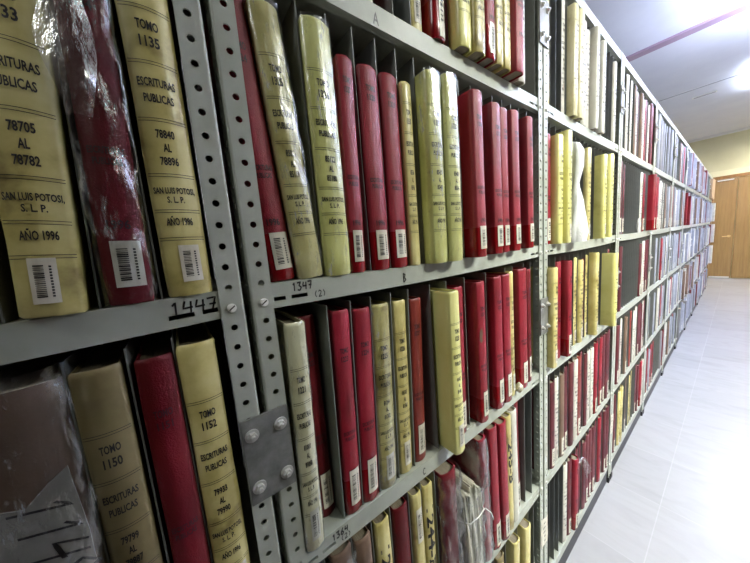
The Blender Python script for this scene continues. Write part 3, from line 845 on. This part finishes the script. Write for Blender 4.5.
M['ceiling'] = mat_noise('ceiling_paint', [(.3, (.66, .67, .74)), (.7, (.71, .72, .78))], 3, .8, rnd=False)
M['wall'] = mat_noise('cream_wall_paint', [(.3, (.60, .57, .36)), (.7, (.66, .63, .41))], 3, .7, rnd=False)
M['wall_white'] = mat_noise('white_wall_paint', [(.3, (.66, .66, .65)), (.7, (.72, .72, .71))], 3, .7, rnd=False)
M['wall_dim'] = mat_noise('dim_wall', [(.3, (.09, .06, .05)), (.7, (.12, .085, .07))], 3, .7, rnd=False)
M['trim_white'] = plain('white_trim', (.75, .75, .72), .5)
M['trim_mauve'] = plain('mauve_batten', (.36, .25, .34), .5)
M['wall_cream'] = plain('cream_band', (.72, .69, .47), .6)
M['joint'] = plain('ceiling_joint', (.33, .33, .38), .8)
M['wood'] = mat_noise('varnished_wood', [(.3, (.20, .115, .035)), (.5, (.26, .155, .05)), (.7, (.31, .19, .065))], 4, .35, 6, stretch=(1, 9, .6), rnd=False)
M['wood_dark'] = mat_noise('door_frame_wood', [(.3, (.20, .095, .025)), (.7, (.30, .15, .04))], 4, .4, 6, stretch=(1, 9, .6), rnd=False)
M['brass'] = plain('brass', (.75, .55, .25), .3, .9)
LAMP = (.74, .86, 1.0)
M['tube'] = emit('lamp_tube', LAMP, 8)

def slab(name, b, m):
    mb = MB(); mb.box(*b, m); return struct(mb.build(name))
def room():
    slab('floor', (XB, XE, YR, YL, -.05, 0), 'floor')
    slab('ceiling', (XB, XE, YR, YL, H, H + .05), 'ceiling')
    slab('wall_end', (XE, XE + .1, YR, YL, 0, H), 'wall')
    slab('wall_right', (XB, XE, YR - .1, YR, 0, H), 'wall_dim')
    slab('wall_left', (XB, XE, YL, YL + .1, 0, H), 'wall_white')
    slab('wall_added_shade', (XB, .82, YR, -.90, 0, H), 'wall_dim')  # added wall out of view, keeps lamp light off the left bay
    slab('wall_rear', (XB - .1, XB, YR, YL, 0, H), 'wall_dim')
    slab('trim_1', (XE - .035, XE, YR, YL, H - .045, H), 'trim_white')   # cornice
    slab('trim_2', (XE - .02, XE, -1.3, .40, 2.40, 2.53), 'wall_cream')          # band above the door
    slab('trim_3', (4.47, 4.59, YR, YL, H - .02, H), 'trim_mauve')               # ceiling batten
    slab('trim_4', (6.52, 6.535, YR, YL, H - .006, H), 'joint')
    slab('trim_5', (2.50, 2.512, YR, YL, H - .006, H), 'joint')
    # double door
    d = struct(bpy.data.objects.new('door_1', None)); COL.objects.link(d); d.location = (XE, -.29, 0)
    f = MB()
    f.box(-.06, 0, .345, .40, 0, 2.40, 'wood_dark'); f.box(-.06, 0, -1.12, -1.06, 0, 2.40, 'wood_dark'); f.box(-.06, 0, -1.06, .345, 2.33, 2.40, 'wood_dark')
    f.build('door_frame', d)
    for y0, y1 in ((.004, .342), (-1.055, -.004)):
        b = MB(); b.box(-.045, -.005, y0, y1, .012, 2.325, 'wood'); lf = b.build('door_leaf', d)
        if y0 > 0:
            b = MB(); b.disc((.07, 1.0), .028, -.060, -.046, 'brass', 16, 'x'); b.tube([(-.06, .07, 1.0), (-.085, .07, 1.0), (-.09, .10, 1.0), (-.09, .17, .995)], .010, 'brass'); b.build('door_handle', lf)
            b = MB(); b.box(-.075, -.046, .06, .30, 2.285, 2.31, 'trim_white'); b.build('door_closer', lf)
            b = MB(); b.box(-.052, -.046, .02, .33, .012, .04, 'trim_white'); b.build('sweep', lf)
    # ceiling vent and lamps
    v = thing('ceiling_vent', 'slim white slot vent set in the ceiling near the far wall', 'vent', (6.97, .08, H))
    b = MB(); b.box(-.035, .035, -.125, .125, -.008, 0, 'trim_white'); b.build('frame', v)
    b = MB()
    for q in (-.018, 0, .018): b.box(q - .005, q + .005, -.11, .11, -.0095, -.008, 'joint')
    b.build('slot', v)
    for i, (x, y) in enumerate(LAMPS):
        t = thing('ceiling_light', f'hanging tube light over the aisle, {["rearmost", "nearest", "second", "third", "fourth", "farthest"][[5, 0, 1, 2, 3, 4].index(i)]} one', 'light', (x, y, H), 'tube lights over the aisle')
        b = MB(); b.box(-.62, .62, -.03, .03, -HANG[i] - .02, -HANG[i] + .02, 'trim_white'); b.build('housing', t)
        for q in (-.4, .4): b = MB(); b.tube([(q, 0, -HANG[i] + .02), (q, 0, 0)], .006, 'zinc'); b.build('rod', t)
        for q in (-.045, .045):
            b = MB(); b.tube([(-.59, q, -HANG[i]), (.59, q, -HANG[i])], .014, 'tube', 10); b.build('tube', t)
        for up in (0, 1):
            la = bpy.data.lights.new('tube_glow', 'AREA'); la.shape = 'RECTANGLE'; la.size = 1.18; la.size_y = .12
            la.energy = (UP if up else POWER)[i]; la.spread = math.radians(170 if up else SPREAD[i]); la.color = TINT[i]
            lo = bpy.data.objects.new('tube_glow', la); COL.objects.link(lo); lo.parent = t
            lo.location = (0, 0, -HANG[i] + (.03 if up else -.03)); lo.rotation_euler = (PI if up else 0, 0, 0)
HANG = [.30, .30, .30, .10, .12, .25]
UP = [34, 190, 120, 14, 45, 1]
TINT = [(.98, 1.0, .88), (.66, .75, 1.0), (.66, .75, 1.0), (.72, .80, 1.0), (1.0, .96, .84), (1.0, .99, .86)]
LAMPS = [(1.6, -2.1), (4.0, -.95), (5.6, -1.9), (6.75, -.50), (9.2, -1.5), (-1.35, -.48)]
POWER = [98, 7, 12, 14, 62, 5]
SPREAD = [160, 160, 160, 170, 170, 170]

rack(-1, 'grey perforated steel rack at far left, shelf edge marked 1447')
rack(0, 'grey perforated steel rack with shelf edges marked A, B and C')
WORDS = ['', 'second', 'third', 'fourth', 'fifth', 'sixth', 'seventh', 'eighth', 'ninth', 'tenth']
for k in range(1, 10):
    rack(k, f'grey steel rack along the aisle, {WORDS[k]} full bay from the left' if k < 9 else 'grey steel rack at the aisle end, nearest the wooden door')
bay_left(); bay_near(); bays_mid(); bays_far(); room()

# ------------------------------------------------------------------ world, camera, view
w = bpy.data.worlds.new('World'); SC.world = w; w.use_nodes = True
w.node_tree.nodes['Background'].inputs[0].default_value = (.55, .62, .75, 1)
w.node_tree.nodes['Background'].inputs[1].default_value = .3
cam = bpy.data.cameras.new('Camera'); co = bpy.data.objects.new('Camera', cam); COL.objects.link(co)
cam.sensor_fit = 'HORIZONTAL'; cam.sensor_width = 36; cam.lens = 269.243 * 36 / 750; cam.clip_start = .01
r_ = Vector((0.7976332668626258, -0.5977181112394175, -0.08071078670436974))
d_ = Vector((-0.14006809058454897, -0.05341010881215301, -0.9887003035686156))
f_ = Vector((0.5866533061306768, 0.7999252588667626, -0.1263229141244342))
mw = Matrix.Identity(4)
for i in range(3): mw[i][0], mw[i][1], mw[i][2] = r_[i], -d_[i], -f_[i]
mw.translation = Vector((-0.06798619122620429, -0.36759648430367275, 1.416047062120797))
co.matrix_world = mw
SC.camera = co
SC.view_settings.view_transform = 'Standard'; SC.view_settings.look = 'None'
SC.view_settings.gamma = 1; SC.view_settings.use_curve_mapping = False
SC.view_settings.exposure = 1.12
